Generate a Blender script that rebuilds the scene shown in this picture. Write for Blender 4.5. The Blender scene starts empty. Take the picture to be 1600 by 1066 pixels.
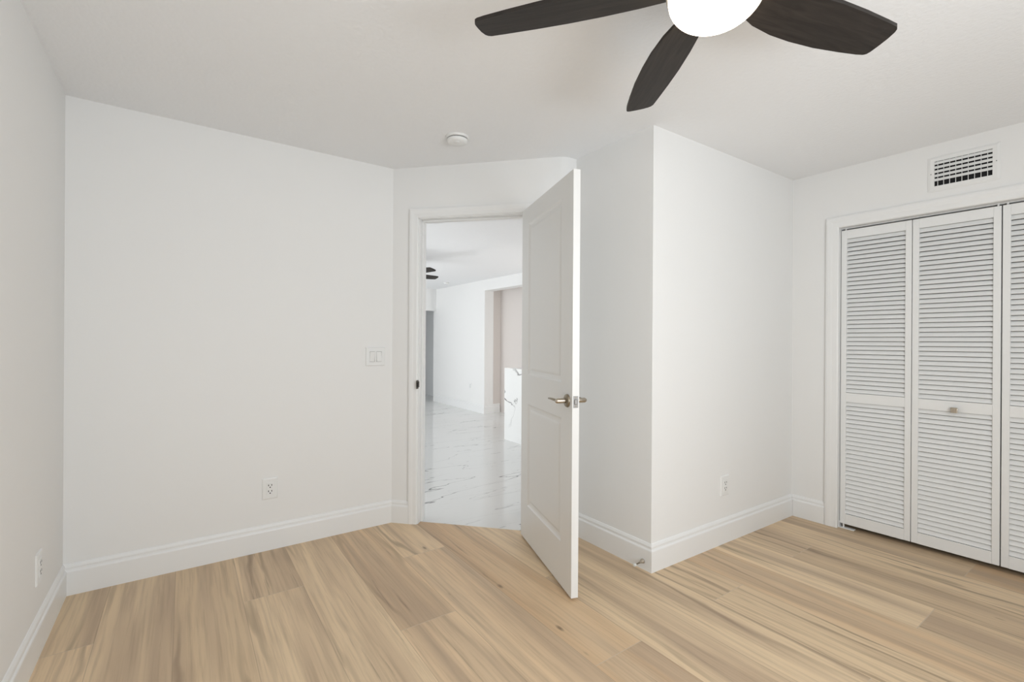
import bpy, bmesh, math, random
from mathutils import Vector, Matrix

random.seed(7)
S = bpy.context.scene
COL = S.collection
PI = math.pi

# ------------------------------------------------------------------ camera
F_PX, YAW, PIT, ROL, CAM_H = 729.42, 0.61336, -0.00039, 0.006, 1.256
fw = Vector((math.sin(YAW) * math.cos(PIT), math.cos(YAW) * math.cos(PIT), math.sin(PIT)))
rt = Vector((math.cos(YAW), -math.sin(YAW), 0.0))
up = rt.cross(fw)
r2 = rt * math.cos(ROL) + up * math.sin(ROL)
u2 = -rt * math.sin(ROL) + up * math.cos(ROL)
cd = bpy.data.cameras.new('camera')
cd.sensor_fit = 'HORIZONTAL'
cd.sensor_width = 36.0
cd.lens = F_PX * 36.0 / 1600.0
cd.clip_start = 0.02
cam = bpy.data.objects.new('camera', cd)
COL.objects.link(cam)
cam.matrix_world = Matrix(((r2.x, u2.x, -fw.x, 0), (r2.y, u2.y, -fw.y, 0), (r2.z, u2.z, -fw.z, CAM_H), (0, 0, 0, 1)))
S.camera = cam

# ------------------------------------------------------------------ world, lights, exposure
S.view_settings.view_transform = 'Standard'
S.view_settings.look = 'None'
S.view_settings.gamma = 1.0
S.view_settings.use_curve_mapping = False
S.view_settings.exposure = 0.0
S.cycles.caustics_reflective = False
S.cycles.caustics_refractive = False
w = bpy.data.worlds.new('sky')
S.world = w
w.use_nodes = True
w.node_tree.nodes['Background'].inputs['Color'].default_value = (0.80, 0.90, 1.0, 1)
w.node_tree.nodes['Background'].inputs['Strength'].default_value = 1.0

def area(name, loc, direction, sx, sy, power, color):
    l = bpy.data.lights.new(name, 'AREA')
    l.shape = 'RECTANGLE'
    l.size, l.size_y = sx, sy
    l.energy = power
    l.color = color
    o = bpy.data.objects.new(name, l)
    COL.objects.link(o)
    o.location = loc
    o.rotation_euler = Vector(direction).to_track_quat('-Z', 'Y').to_euler()
    return o

REAR_Y = -1.15
WIN_X0, WIN_X1, WIN_Z0, WIN_Z1 = 0.05, 1.85, 0.75, 2.12          # window in the wall behind the camera
area('window_daylight', ((WIN_X0 + WIN_X1) / 2, REAR_Y - 0.004, (WIN_Z0 + WIN_Z1) / 2), (0, 1, 0),
     WIN_X1 - WIN_X0 - 0.02, WIN_Z1 - WIN_Z0 - 0.02, 39.0, (0.91, 0.957, 1.0))
area('ceiling_fill', ((WIN_X0 + WIN_X1) / 2 + 0.1, REAR_Y + 0.006, WIN_Z0 + 0.25), (0.15, 1, 0.9), WIN_X1 - WIN_X0 - 0.1, 0.4, 15.0, (0.90, 0.96, 1.0))  # added fill, tilted up at the window to brighten the bedroom ceiling
HALL_X0 = -1.2
area('hall_glass_door_skylight', (HALL_X0 + 0.004, 6.6, 1.35), (1, 0, 0), 3.5, 1.5, 30.0, (0.94, 0.975, 1.0))
area('hall_ceiling_fill', (HALL_X0 + 0.01, 6.6, 0.35), (1, 0, 0.75), 3.5, 0.6, 86.0, (0.96, 0.98, 1.0))  # added fill, aimed upward to brighten the hall ceiling
area('alcove_fill', (4.49, 2.9, 1.35), (0, 1, 0), 0.14, 1.4, 26.0, (1.0, 0.97, 0.94))  # added fill to brighten the alcove wall; no window stands here
DOME_STRENGTH = 10.0

# ------------------------------------------------------------------ helpers
def link_mesh(name, bm, mat, parent=None, smooth=False):
    bmesh.ops.recalc_face_normals(bm, faces=bm.faces[:])
    me = bpy.data.meshes.new(name)
    bm.to_mesh(me)
    bm.free()
    o = bpy.data.objects.new(name, me)
    COL.objects.link(o)
    if mat:
        me.materials.append(mat)
    if smooth:
        for p in me.polygons:
            p.use_smooth = True
        try:
            me.set_sharp_from_angle(angle=math.radians(35))
        except Exception:
            pass
    if parent:
        o.parent = parent
    return o

def tag(o, label, cat, group=None, kind=None):
    o['label'] = label
    o['category'] = cat
    if group:
        o['group'] = group
    if kind:
        o['kind'] = kind
    return o

def thing(name, loc, rotz, label, cat, group=None, kind=None):
    o = bpy.data.objects.new(name, None)
    o.empty_display_size = 0.05
    COL.objects.link(o)
    o.location = loc
    o.rotation_euler = (0, 0, rotz)
    return tag(o, label, cat, group, kind)

def copy_tree(o, parent=None):
    c = o.copy()
    COL.objects.link(c)
    if parent:
        c.parent = parent
    for ch in list(o.children):
        copy_tree(ch, c)
    return c

def box(bm, x0, x1, y0, y1, z0, z1, M=None, bev=0.0, seg=2):
    b = bmesh.new()
    vs = [b.verts.new((x, y, z)) for x in (x0, x1) for y in (y0, y1) for z in (z0, z1)]
    for f in ((0, 1, 3, 2), (4, 6, 7, 5), (0, 4, 5, 1), (2, 3, 7, 6), (0, 2, 6, 4), (1, 5, 7, 3)):
        b.faces.new([vs[i] for i in f])
    if bev:
        bmesh.ops.bevel(b, geom=b.edges[:], offset=bev, segments=seg, profile=0.5, affect='EDGES')
    merge(bm, b, M)

def merge(bm, b, M=None):
    if M is not None:
        bmesh.ops.transform(b, matrix=M, verts=b.verts[:])
    me = bpy.data.meshes.new('tmp')
    b.to_mesh(me)
    b.free()
    bm.from_mesh(me)
    bpy.data.meshes.remove(me)

def prism(bm, pts, z0, z1):
    lo = [bm.verts.new((p[0], p[1], z0)) for p in pts]
    hi = [bm.verts.new((p[0], p[1], z1)) for p in pts]
    n = len(pts)
    bm.faces.new(lo)
    bm.faces.new(hi)
    for i in range(n):
        bm.faces.new((lo[i], lo[(i + 1) % n], hi[(i + 1) % n], hi[i]))

def lathe(bm, prof, seg=48, M=None):
    """Turn (radius, height) pairs about local Z."""
    b = bmesh.new()
    rings = []
    for r, z in prof:
        if r < 1e-6:
            rings.append([b.verts.new((0, 0, z))])
        else:
            rings.append([b.verts.new((r * math.cos(2 * PI * k / seg), r * math.sin(2 * PI * k / seg), z)) for k in range(seg)])
    for a, c in zip(rings, rings[1:]):
        for k in range(seg):
            k2 = (k + 1) % seg
            if len(a) == 1 and len(c) == 1:
                continue
            if len(a) == 1:
                b.faces.new((a[0], c[k], c[k2]))
            elif len(c) == 1:
                b.faces.new((a[k], a[k2], c[0]))
            else:
                b.faces.new((a[k], a[k2], c[k2], c[k]))
    merge(bm, b, M)

def axis_matrix(origin, z_axis, x_hint=(0, 0, 1)):
    z = Vector(z_axis).normalized()
    x = Vector(x_hint)
    x = (x - z * x.dot(z)).normalized()
    y = z.cross(x)
    o = Vector(origin)
    return Matrix(((x.x, y.x, z.x, o.x), (x.y, y.y, z.y, o.y), (x.z, y.z, z.z, o.z), (0, 0, 0, 1)))

def wall_frame(o, d, n):
    """local x along the wall, local y out of the wall into the room, local z up."""
    return Matrix(((d.x, n.x, 0, o.x), (d.y, n.y, 0, o.y), (0, 0, 1, 0), (0, 0, 0, 1)))

V2 = lambda x, y: Vector((x, y))

# ------------------------------------------------------------------ materials
def new_mat(name):
    m = bpy.data.materials.new(name)
    m.use_nodes = True
    nt = m.node_tree
    return m, nt, nt.nodes['Principled BSDF']

def N(nt, typ, **kw):
    n = nt.nodes.new(typ)
    for k, v in kw.items():
        setattr(n, k, v)
    return n

def L(nt, a, b):
    nt.links.new(a, b)

def srgb(r, g, b):
    f = lambda c: (c / 255 / 12.92) if c / 255 <= 0.04045 else ((c / 255 + 0.055) / 1.055) ** 2.4
    return (f(r), f(g), f(b), 1)

def paint(name, col, rough=0.6, bump_scale=120.0, bump=0.04, spec=0.3, dist=0.002, detail=3.0):
    m, nt, p = new_mat(name)
    p.inputs['Base Color'].default_value = col
    p.inputs['Roughness'].default_value = rough
    p.inputs['Specular IOR Level'].default_value = spec
    tc = N(nt, 'ShaderNodeTexCoord')
    no = N(nt, 'ShaderNodeTexNoise')
    no.inputs['Scale'].default_value = bump_scale
    no.inputs['Detail'].default_value = detail
    L(nt, tc.outputs['Object'], no.inputs['Vector'])
    b = N(nt, 'ShaderNodeBump')
    b.inputs['Strength'].default_value = bump
    b.inputs['Distance'].default_value = dist
    L(nt, no.outputs['Fac'], b.inputs['Height'])
    L(nt, b.outputs['Normal'], p.inputs['Normal'])
    return m

def metal(name, col, rough=0.3):
    m, nt, p = new_mat(name)
    p.inputs['Metallic'].default_value = 1.0
    tc = N(nt, 'ShaderNodeTexCoord')
    no = N(nt, 'ShaderNodeTexNoise')
    no.inputs['Scale'].default_value = 220.0
    L(nt, tc.outputs['Object'], no.inputs['Vector'])
    mx = N(nt, 'ShaderNodeMapRange')
    mx.inputs['To Min'].default_value = rough * 0.85
    mx.inputs['To Max'].default_value = rough * 1.2
    L(nt, no.outputs['Fac'], mx.inputs['Value'])
    L(nt, mx.outputs['Result'], p.inputs['Roughness'])
    p.inputs['Base Color'].default_value = col
    return m

M_WALL = paint('wall_paint', (0.885, 0.88, 0.865, 1), 0.7, 90, 0.05)
M_CEIL = paint('ceiling_knockdown', (0.93, 0.934, 0.94, 1), 0.8, 55, 0.5, 0.2, 0.004, 5)
M_TRIM = paint('trim_paint', (0.89, 0.89, 0.88, 1), 0.38, 60, 0.01, 0.45)
M_DOOR = paint('door_paint', (0.86, 0.86, 0.845, 1), 0.35, 60, 0.012, 0.45)
M_LOUV = paint('louver_paint', (0.88, 0.885, 0.875, 1), 0.42, 60, 0.01, 0.4)
M_PLAST = paint('white_plastic', (0.87, 0.87, 0.855, 1), 0.3, 200, 0.004, 0.5)
M_PINK = paint('blush_wall_paint', (0.74, 0.69, 0.655, 1), 0.7, 90, 0.04)
M_NICKEL = metal('satin_nickel', (0.50, 0.45, 0.38, 1), 0.28)
M_NICKELD = metal('aged_nickel', (0.30, 0.26, 0.20, 1), 0.35)
M_BRONZE = metal('dark_bronze', (0.07, 0.06, 0.05, 1), 0.45)
M_STEEL = metal('dull_steel', (0.34, 0.33, 0.32, 1), 0.5)
M_DARK = paint('dark_void', (0.012, 0.012, 0.013, 1), 0.8, 60, 0.02)
M_SLOT = paint('outlet_slot', (0.05, 0.05, 0.05, 1), 0.6, 60, 0.02)
M_GAP_SHADE = paint('painted_gap_shade', (0.22, 0.22, 0.215, 1), 0.7, 60, 0.02)  # grey that stands in for shade inside narrow gaps
M_RUBBER = paint('white_rubber', (0.75, 0.76, 0.73, 1), 0.6, 150, 0.02)
M_CLOSET_SHADE = paint('closet_painted_shade', (0.16, 0.16, 0.155, 1), 0.8, 90, 0.05)  # closet darkness put into the wall colour; white walls left unlit
M_GREYDOOR = paint('grey_far_room_paint', (0.80, 0.81, 0.81, 1), 0.7, 90, 0.04)

def wood_floor():
    m, nt, p = new_mat('oak_plank_floor')
    tc = N(nt, 'ShaderNodeTexCoord')
    sep = N(nt, 'ShaderNodeSeparateXYZ')
    L(nt, tc.outputs['Object'], sep.inputs[0])
    def math_(op, a, b=None, c=None):
        n = N(nt, 'ShaderNodeMath', operation=op)
        for i, v in enumerate((a, b, c)):
            if v is None:
                continue
            if isinstance(v, (int, float)):
                n.inputs[i].default_value = v
            else:
                L(nt, v, n.inputs[i])
        return n.outputs[0]
    W, LEN = 0.2675, 1.905
    u = math_('DIVIDE', math_('SUBTRACT', sep.outputs['X'], 0.239), W)
    k = math_('FLOOR', u)
    fu = math_('SUBTRACT', u, k)
    v = math_('DIVIDE', math_('SUBTRACT', math_('SUBTRACT', sep.outputs['Y'], 0.65), math_('MULTIPLY', k, LEN / 3)), LEN)
    j = math_('FLOOR', v)
    fv = math_('SUBTRACT', v, j)
    cid = N(nt, 'ShaderNodeCombineXYZ')
    L(nt, k, cid.inputs[0]); L(nt, j, cid.inputs[1])
    wn = N(nt, 'ShaderNodeTexWhiteNoise', noise_dimensions='3D')
    L(nt, cid.outputs[0], wn.inputs['Vector'])
    ws = N(nt, 'ShaderNodeSeparateColor')
    L(nt, wn.outputs['Color'], ws.inputs[0])
    # plank-local coordinates with a random shift
    def coord(sx, sy, off):
        c = N(nt, 'ShaderNodeCombineXYZ')
        L(nt, math_('ADD', math_('MULTIPLY', sep.outputs['X'], sx), math_('MULTIPLY', ws.outputs[0], 37.0 + off)), c.inputs[0])
        L(nt, math_('ADD', math_('MULTIPLY', sep.outputs['Y'], sy), math_('MULTIPLY', ws.outputs[1], 53.0 + off)), c.inputs[1])
        L(nt, math_('MULTIPLY', ws.outputs[2], 11.0 + off), c.inputs[2])
        return c.outputs[0]
    def noise(vec, scale, detail=4.0, rough=0.55, dist=0.0):
        n = N(nt, 'ShaderNodeTexNoise')
        n.inputs['Scale'].default_value = scale
        n.inputs['Detail'].default_value = detail
        n.inputs['Roughness'].default_value = rough
        n.inputs['Distortion'].default_value = dist
        L(nt, vec, n.inputs['Vector'])
        return n.outputs['Fac']
    def ramp(fac, stops):
        r = N(nt, 'ShaderNodeValToRGB')
        while len(r.color_ramp.elements) < len(stops):
            r.color_ramp.elements.new(0.5)
        for e, (pos, col) in zip(r.color_ramp.elements, stops):
            e.position = pos
            e.color = col
        L(nt, fac, r.inputs[0])
        return r.outputs['Color']
    def mix(fac, a, b, mode='MIX'):
        n = N(nt, 'ShaderNodeMix', data_type='RGBA', blend_type=mode)
        if isinstance(fac, (int, float)):
            n.inputs[0].default_value = fac
        else:
            L(nt, fac, n.inputs[0])
        for s, x in ((6, a), (7, b)):
            if isinstance(x, tuple):
                n.inputs[s].default_value = x
            else:
                L(nt, x, n.inputs[s])
        return n.outputs[2]
    g = lambda x: (x, x, x, 1)
    base = ramp(wn.outputs['Value'], [(0.0, srgb(208, 175, 138)), (0.25, srgb(229, 200, 164)), (0.5, srgb(235, 210, 175)), (0.75, srgb(224, 198, 163)), (1.0, srgb(206, 180, 148))])
    # broad bands of lighter and greyer wood running along the plank
    band = noise(coord(9.0, 0.55, 0), 1.0, 3.0, 0.5, 0.4)
    c1 = mix(ramp(band, [(0.44, g(0)), (0.64, g(0.85))]), base, srgb(188, 163, 137))
    band2 = noise(coord(7.0, 0.4, 9), 1.0, 2.0, 0.5, 0.3)
    c2 = mix(ramp(band2, [(0.45, g(0)), (0.72, g(0.6))]), c1, srgb(238, 211, 174))
    # thin dark grain, bent by a slow wave so cathedral figures appear
    warp = noise(coord(5.0, 1.1, 3), 1.0, 2.0, 0.5, 0.0)
    wv = N(nt, 'ShaderNodeTexWave', wave_type='BANDS', bands_direction='X')
    wv.inputs['Scale'].default_value = 5.0
    wv.inputs['Distortion'].default_value = 9.0
    wv.inputs['Detail'].default_value = 3.0
    wv.inputs['Detail Scale'].default_value = 1.2
    L(nt, coord(0.9, 0.16, 5), wv.inputs['Vector'])
    gmask = noise(coord(4.0, 0.5, 14), 1.0, 2.0)
    streak = math_('MULTIPLY', ramp(wv.outputs['Fac'], [(0.0, g(1)), (0.30, g(0.0))]), ramp(gmask, [(0.48, g(0)), (0.66, g(0.55))]))
    c3 = mix(streak, c2, srgb(112, 92, 74))
    fine = noise(coord(75.0, 2.2, 21), 1.0, 4.0, 0.6)
    c4 = mix(ramp(fine, [(0.46, g(0)), (0.74, g(0.48))]), c3, srgb(170, 145, 119))
    crack = noise(coord(26.0, 1.0, 31), 1.0, 5.0, 0.65, 0.5)
    c5 = mix(ramp(crack, [(0.62, g(0)), (0.74, g(0.62))]), c4, srgb(104, 84, 68))
    # occasional knots
    vo = N(nt, 'ShaderNodeTexVoronoi', feature='F1')
    vo.inputs['Scale'].default_value = 1.0
    L(nt, coord(6.0, 2.4, 17), vo.inputs['Vector'])
    vsep = N(nt, 'ShaderNodeSeparateColor')
    L(nt, vo.outputs['Color'], vsep.inputs[0])
    knot = math_('MULTIPLY', ramp(vo.outputs['Distance'], [(0.02, g(0.7)), (0.075, g(0))]), math_('GREATER_THAN', vsep.outputs[0], 0.84))
    c6 = mix(knot, c5, srgb(96, 78, 62))
    # joints: thin pale end joints and faint long joints
    ends = math_('MAXIMUM', math_('LESS_THAN', fv, 0.0011), math_('GREATER_THAN', fv, 0.9989))
    sides = math_('MAXIMUM', math_('LESS_THAN', fu, 0.0055), math_('GREATER_THAN', fu, 0.9945))
    c7 = mix(math_('MULTIPLY', sides, 0.4), c6, srgb(150, 128, 106))
    c8 = mix(math_('MULTIPLY', ends, 0.75), c7, srgb(206, 186, 162))
    L(nt, c8, p.inputs['Base Color'])
    p.inputs['Roughness'].default_value = 0.46
    p.inputs['Specular IOR Level'].default_value = 0.35
    h = math_('SUBTRACT', math_('MULTIPLY', fine, 0.25), math_('MAXIMUM', sides, ends))
    b = N(nt, 'ShaderNodeBump')
    b.inputs['Strength'].default_value = 0.12
    b.inputs['Distance'].default_value = 0.002
    L(nt, h, b.inputs['Height'])
    L(nt, b.outputs['Normal'], p.inputs['Normal'])
    return m

def marble(name, base, vein, sx, sy, sz, scale, dist, thr, rough, faint=0.5, rot=0.0):
    m, nt, p = new_mat(name)
    tc = N(nt, 'ShaderNodeTexCoord')
    mp = N(nt, 'ShaderNodeMapping')
    mp.inputs['Rotation'].default_value = rot if isinstance(rot, tuple) else (0, 0, rot)
    mp.inputs['Scale'].default_value = (sx, sy, sz)
    L(nt, tc.outputs['Object'], mp.inputs['Vector'])
    prev = None
    for i, (sc, s) in enumerate(((scale, 1.0), (scale * 1.9, faint))):
        n = N(nt, 'ShaderNodeTexNoise')
        n.inputs['Scale'].default_value = sc
        n.inputs['Detail'].default_value = 5.0
        n.inputs['Roughness'].default_value = 0.45
        n.inputs['Distortion'].default_value = dist
        L(nt, mp.outputs['Vector'], n.inputs['Vector'])
        a = N(nt, 'ShaderNodeMath', operation='SUBTRACT')
        a.inputs[1].default_value = 0.5 + 0.03 * i
        L(nt, n.outputs['Fac'], a.inputs[0])
        ab = N(nt, 'ShaderNodeMath', operation='ABSOLUTE')
        L(nt, a.outputs[0], ab.inputs[0])
        r = N(nt, 'ShaderNodeMapRange')
        r.inputs['From Min'].default_value = 0.0
        r.inputs['From Max'].default_value = thr
        r.inputs['To Min'].default_value = s
        r.inputs['To Max'].default_value = 0.0
        L(nt, ab.outputs[0], r.inputs['Value'])
        mk = N(nt, 'ShaderNodeTexNoise')
        mk.inputs['Scale'].default_value = sc * 0.8
        mk.inputs['Detail'].default_value = 1.0
        mp2 = N(nt, 'ShaderNodeMapping')
        mp2.inputs['Location'].default_value = (3.1 + i, 7.7, 1.3)
        L(nt, mp.outputs['Vector'], mp2.inputs['Vector'])
        L(nt, mp2.outputs['Vector'], mk.inputs['Vector'])
        mr = N(nt, 'ShaderNodeMapRange')
        mr.inputs['From Min'].default_value = 0.42
        mr.inputs['From Max'].default_value = 0.60
        L(nt, mk.outputs['Fac'], mr.inputs['Value'])
        mu = N(nt, 'ShaderNodeMath', operation='MULTIPLY')
        L(nt, r.outputs['Result'], mu.inputs[0])
        L(nt, mr.outputs['Result'], mu.inputs[1])
        if prev is None:
            prev = mu.outputs[0]
        else:
            mxx = N(nt, 'ShaderNodeMath', operation='MAXIMUM')
            L(nt, prev, mxx.inputs[0]); L(nt, mu.outputs[0], mxx.inputs[1])
            prev = mxx.outputs[0]
    mix = N(nt, 'ShaderNodeMix', data_type='RGBA')
    mix.inputs[6].default_value = base
    mix.inputs[7].default_value = vein
    L(nt, prev, mix.inputs[0])
    L(nt, mix.outputs[2], p.inputs['Base Color'])
    p.inputs['Roughness'].default_value = rough
    p.inputs['Specular IOR Level'].default_value = 0.5
    return m

M_WOOD = wood_floor()
M_MARBLE = marble('polished_marble_tile', srgb(232, 232, 230), srgb(120, 120, 120), 0.55, 3.6, 1.0, 1.0, 0.25, 0.006, 0.06, 0.5, 0.06)
M_QUARTZ = marble('veined_quartz', srgb(240, 240, 238), srgb(92, 88, 86), 1.0, 1.5, 1.5, 1.25, 0.6, 0.012, 0.15, 0.0, (0.75, 0, 0))

def blade_wood():
    m, nt, p = new_mat('espresso_blade_wood')
    tc = N(nt, 'ShaderNodeTexCoord')
    mp = N(nt, 'ShaderNodeMapping')
    mp.inputs['Scale'].default_value = (3.0, 34.0, 8.0)
    L(nt, tc.outputs['Object'], mp.inputs['Vector'])
    n = N(nt, 'ShaderNodeTexNoise')
    n.inputs['Scale'].default_value = 1.6
    n.inputs['Detail'].default_value = 6.0
    n.inputs['Distortion'].default_value = 1.2
    L(nt, mp.outputs['Vector'], n.inputs['Vector'])
    r = N(nt, 'ShaderNodeValToRGB')
    r.color_ramp.elements[0].position = 0.3
    r.color_ramp.elements[0].color = srgb(36, 32, 29)
    r.color_ramp.elements[1].position = 0.75
    r.color_ramp.elements[1].color = srgb(56, 50, 46)
    L(nt, n.outputs['Fac'], r.inputs[0])
    L(nt, r.outputs['Color'], p.inputs['Base Color'])
    p.inputs['Roughness'].default_value = 0.5
    p.inputs['Specular IOR Level'].default_value = 0.22
    return m
M_BLADE = blade_wood()

def glow(name, col, strength):
    m, nt, p = new_mat(name)
    p.inputs['Base Color'].default_value = (0.9, 0.88, 0.82, 1)
    p.inputs['Roughness'].default_value = 0.35
    # opal glass: glows a little less towards its rim
    lw = N(nt, 'ShaderNodeTexNoise')
    lw.inputs['Scale'].default_value = 2.0
    mr = N(nt, 'ShaderNodeMapRange')
    mr.inputs['To Min'].default_value = strength * 0.97
    mr.inputs['To Max'].default_value = strength * 1.03
    L(nt, lw.outputs['Fac'], mr.inputs['Value'])
    p.inputs['Emission Color'].default_value = col
    L(nt, mr.outputs['Result'], p.inputs['Emission Strength'])
    return m
M_OPAL = glow('lit_opal_glass', (1.0, 0.86, 0.66, 1), DOME_STRENGTH)

def pane_glass():
    m = bpy.data.materials.new('window_glass')
    m.use_nodes = True
    nt = m.node_tree
    nt.nodes.clear()
    out = N(nt, 'ShaderNodeOutputMaterial')
    tr = N(nt, 'ShaderNodeBsdfTransparent')
    gl = N(nt, 'ShaderNodeBsdfGlossy')
    gl.inputs['Roughness'].default_value = 0.02
    fr = N(nt, 'ShaderNodeFresnel')
    fr.inputs['IOR'].default_value = 1.45
    mx = N(nt, 'ShaderNodeMixShader')
    L(nt, fr.outputs[0], mx.inputs[0]); L(nt, tr.outputs[0], mx.inputs[1]); L(nt, gl.outputs[0], mx.inputs[2])
    L(nt, mx.outputs[0], out.inputs[0])
    return m
M_GLASS = pane_glass()

# ------------------------------------------------------------------ plan of the room (metres)
H = 2.44                       # bedroom ceiling
HC = 2.30                      # hall ceiling
T = 0.12                       # wall thickness
A = V2(-0.4752, 3.1150)        # left / back corner
B = V2(1.1822, 3.1171)         # back / diagonal corner
P = V2(1.9958, 2.2508)         # rounded end of the diagonal wall
Q = V2(2.0903, 2.2502)         # return / projecting wall
C = V2(2.0941, 1.6432)         # outer corner
D = V2(3.6335, 1.6089)         # closet-wall corner
ang5 = 0.02292
d5 = V2(math.sin(ang5), -math.cos(ang5))
n5 = V2(-d5.y, d5.x) * -1      # into the room
if n5.x > 0: n5 = -n5
LEN5 = D.y - REAR_Y + 0.05
E5 = D + d5 * LEN5
dL = V2(0.00318, -1.0)
AL = A + dL * (A.y - REAR_Y)
dD = (P - B).normalized()
nD = V2(dD.y, -dD.x)
LD = (P - B).length
dB = (B - A).normalized(); nB = V2(dB.y, -dB.x)
d4 = (D - C).normalized(); n4 = V2(d4.y, -d4.x)
d3 = (Q - C).normalized(); n3 = V2(-d3.y, d3.x)
nL = V2(1, 0)

def structure(name, bm, mat, label, cat, smooth=False, parent=None):
    o = link_mesh(name, bm, mat, parent, smooth)
    if parent is None:
        tag(o, label, cat, kind='structure')
    return o

# floors and ceilings
DS0, DS1, DH = 0.195, 0.985, 2.085       # door opening along the diagonal wall, and its height
thr = -0.045
tA, tB = B + dD * (DS0 - 0.02) + nD * thr, B + dD * (DS1 + 0.02) + nD * thr
bm = bmesh.new()
prism(bm, [V2(-0.6, REAR_Y - 0.15), V2(4.6, REAR_Y - 0.15), V2(4.6, 1.75), V2(2.2, 1.75), V2(2.2, 2.33), P + V2(0.0, 0.08),
           tB, tA, B + V2(0.02, 0.08), A + V2(-0.1, 0.08)], -0.1, 0.0)
structure('floor', bm, M_WOOD, 'light oak wood-look plank floor of the bedroom', 'floor')
hall_poly = [V2(HALL_X0 - 0.12, 3.18), B + V2(0.02, 0.08), tA, tB, P + V2(0.0, 0.08), V2(5.6, 2.33), V2(5.6, 11.2), V2(HALL_X0 - 0.12, 11.2)]
bm = bmesh.new()
prism(bm, hall_poly, -0.1, 0.0)
structure('floor.001', bm, M_MARBLE, 'polished white marble tile floor beyond the open door', 'floor')
bm = bmesh.new()
prism(bm, [V2(-0.62, REAR_Y - 0.16), V2(4.6, REAR_Y - 0.16), V2(4.6, 1.78), V2(2.25, 1.78), V2(2.25, 2.36), P + V2(0.02, 0.1), B + V2(0.03, 0.11), A + V2(-0.13, 0.11)], H, H + 0.1)
structure('ceiling', bm, M_CEIL, 'white textured ceiling of the bedroom with the fan', 'ceiling')
bm = bmesh.new()
hp = [V2(HALL_X0 - 0.12, 3.2), B + V2(0.0, 0.1), B + dD * 0.05 - nD * 0.1, P - nD * 0.1, V2(5.6, 2.34), V2(5.6, 11.2), V2(HALL_X0 - 0.12, 11.2)]
prism(bm, hp, HC, HC + 0.13)
structure('ceiling.001', bm, M_CEIL, 'bright white ceiling of the hall seen through the doorway', 'ceiling')

# walls
bm = bmesh.new()
prism(bm, [A + V2(-T, 0.12), A, AL + V2(0, -0.14), AL + V2(-T, -0.14)], 0, H)
structure('wall_left', bm, M_WALL, 'plain white wall along the left edge of the room', 'wall')
bm = bmesh.new()
prism(bm, [A, B, B + V2(0.05, T), A + V2(0, T)], 0, H)
structure('wall_back', bm, M_WALL, 'wide white wall with the light switch and an outlet', 'wall')

def rounded_end():
    pts = []
    p0 = P - dD * 0.045
    p1 = P + V2(0.04, 0)
    for i in range(9):
        t = i / 8
        pts.append(p0 * (1 - t) ** 2 + P * 2 * t * (1 - t) + p1 * t * t)
    return pts
bm = bmesh.new()
prism(bm, [B, B + dD * (DS0 - 0.018), B + dD * (DS0 - 0.018) - nD * T, B + V2(0.05, T)], 0, H)
s1 = B + dD * (DS1 + 0.018)
prism(bm, [s1] + rounded_end() + [Q, Q + V2(0.0, T), s1 - nD * T], 0, H)
prism(bm, [B + dD * (DS0 - 0.018), s1, s1 - nD * T, B + dD * (DS0 - 0.018) - nD * T], DH + 0.018, H)
structure('wall_diagonal', bm, M_WALL, 'angled white wall that holds the open doorway', 'wall', smooth=True)
bm = bmesh.new()
prism(bm, [Q + V2(0, T), C, C + V2(T, T), Q + V2(T, T)], 0, H)
structure('wall_projecting', bm, M_WALL, 'shaded white wall face behind the open door', 'wall')
bm = bmesh.new()
prism(bm, [C, D, D + V2(0, T), C + V2(T, T)], 0, H)
structure('wall_middle', bm, M_WALL, 'bright white wall with one outlet, left of the closet', 'wall')
# closet wall: pier, header and far pier round the closet opening
CS0, CS1, CH = 0.2935, 1.817, 2.036
def P5(s, off=0.0): return D + d5 * s + n5 * off
bm = bmesh.new()
prism(bm, [P5(-0.12), P5(CS0 - 0.018), P5(CS0 - 0.018, -T), P5(-0.12, -T)], 0, H)
prism(bm, [P5(CS0 - 0.018), P5(CS1 + 0.018), P5(CS1 + 0.018, -T), P5(CS0 - 0.018, -T)], CH + 0.018, H)
prism(bm, [P5(CS1 + 0.018), P5(LEN5 + 0.1), P5(LEN5 + 0.1, -T), P5(CS1 + 0.018, -T)], 0, H)
structure('wall_right', bm, M_WALL, 'white wall holding the louvered closet and the air vent', 'wall')
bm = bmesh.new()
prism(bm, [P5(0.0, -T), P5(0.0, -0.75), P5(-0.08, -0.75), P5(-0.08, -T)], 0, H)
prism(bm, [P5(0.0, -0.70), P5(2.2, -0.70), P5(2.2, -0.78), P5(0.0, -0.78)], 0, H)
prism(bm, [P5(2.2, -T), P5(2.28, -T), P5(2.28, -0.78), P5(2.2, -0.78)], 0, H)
structure('wall_closet', bm, M_CLOSET_SHADE, 'inside walls of the closet behind its doors, coloured dark as if unlit', 'wall')
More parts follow.
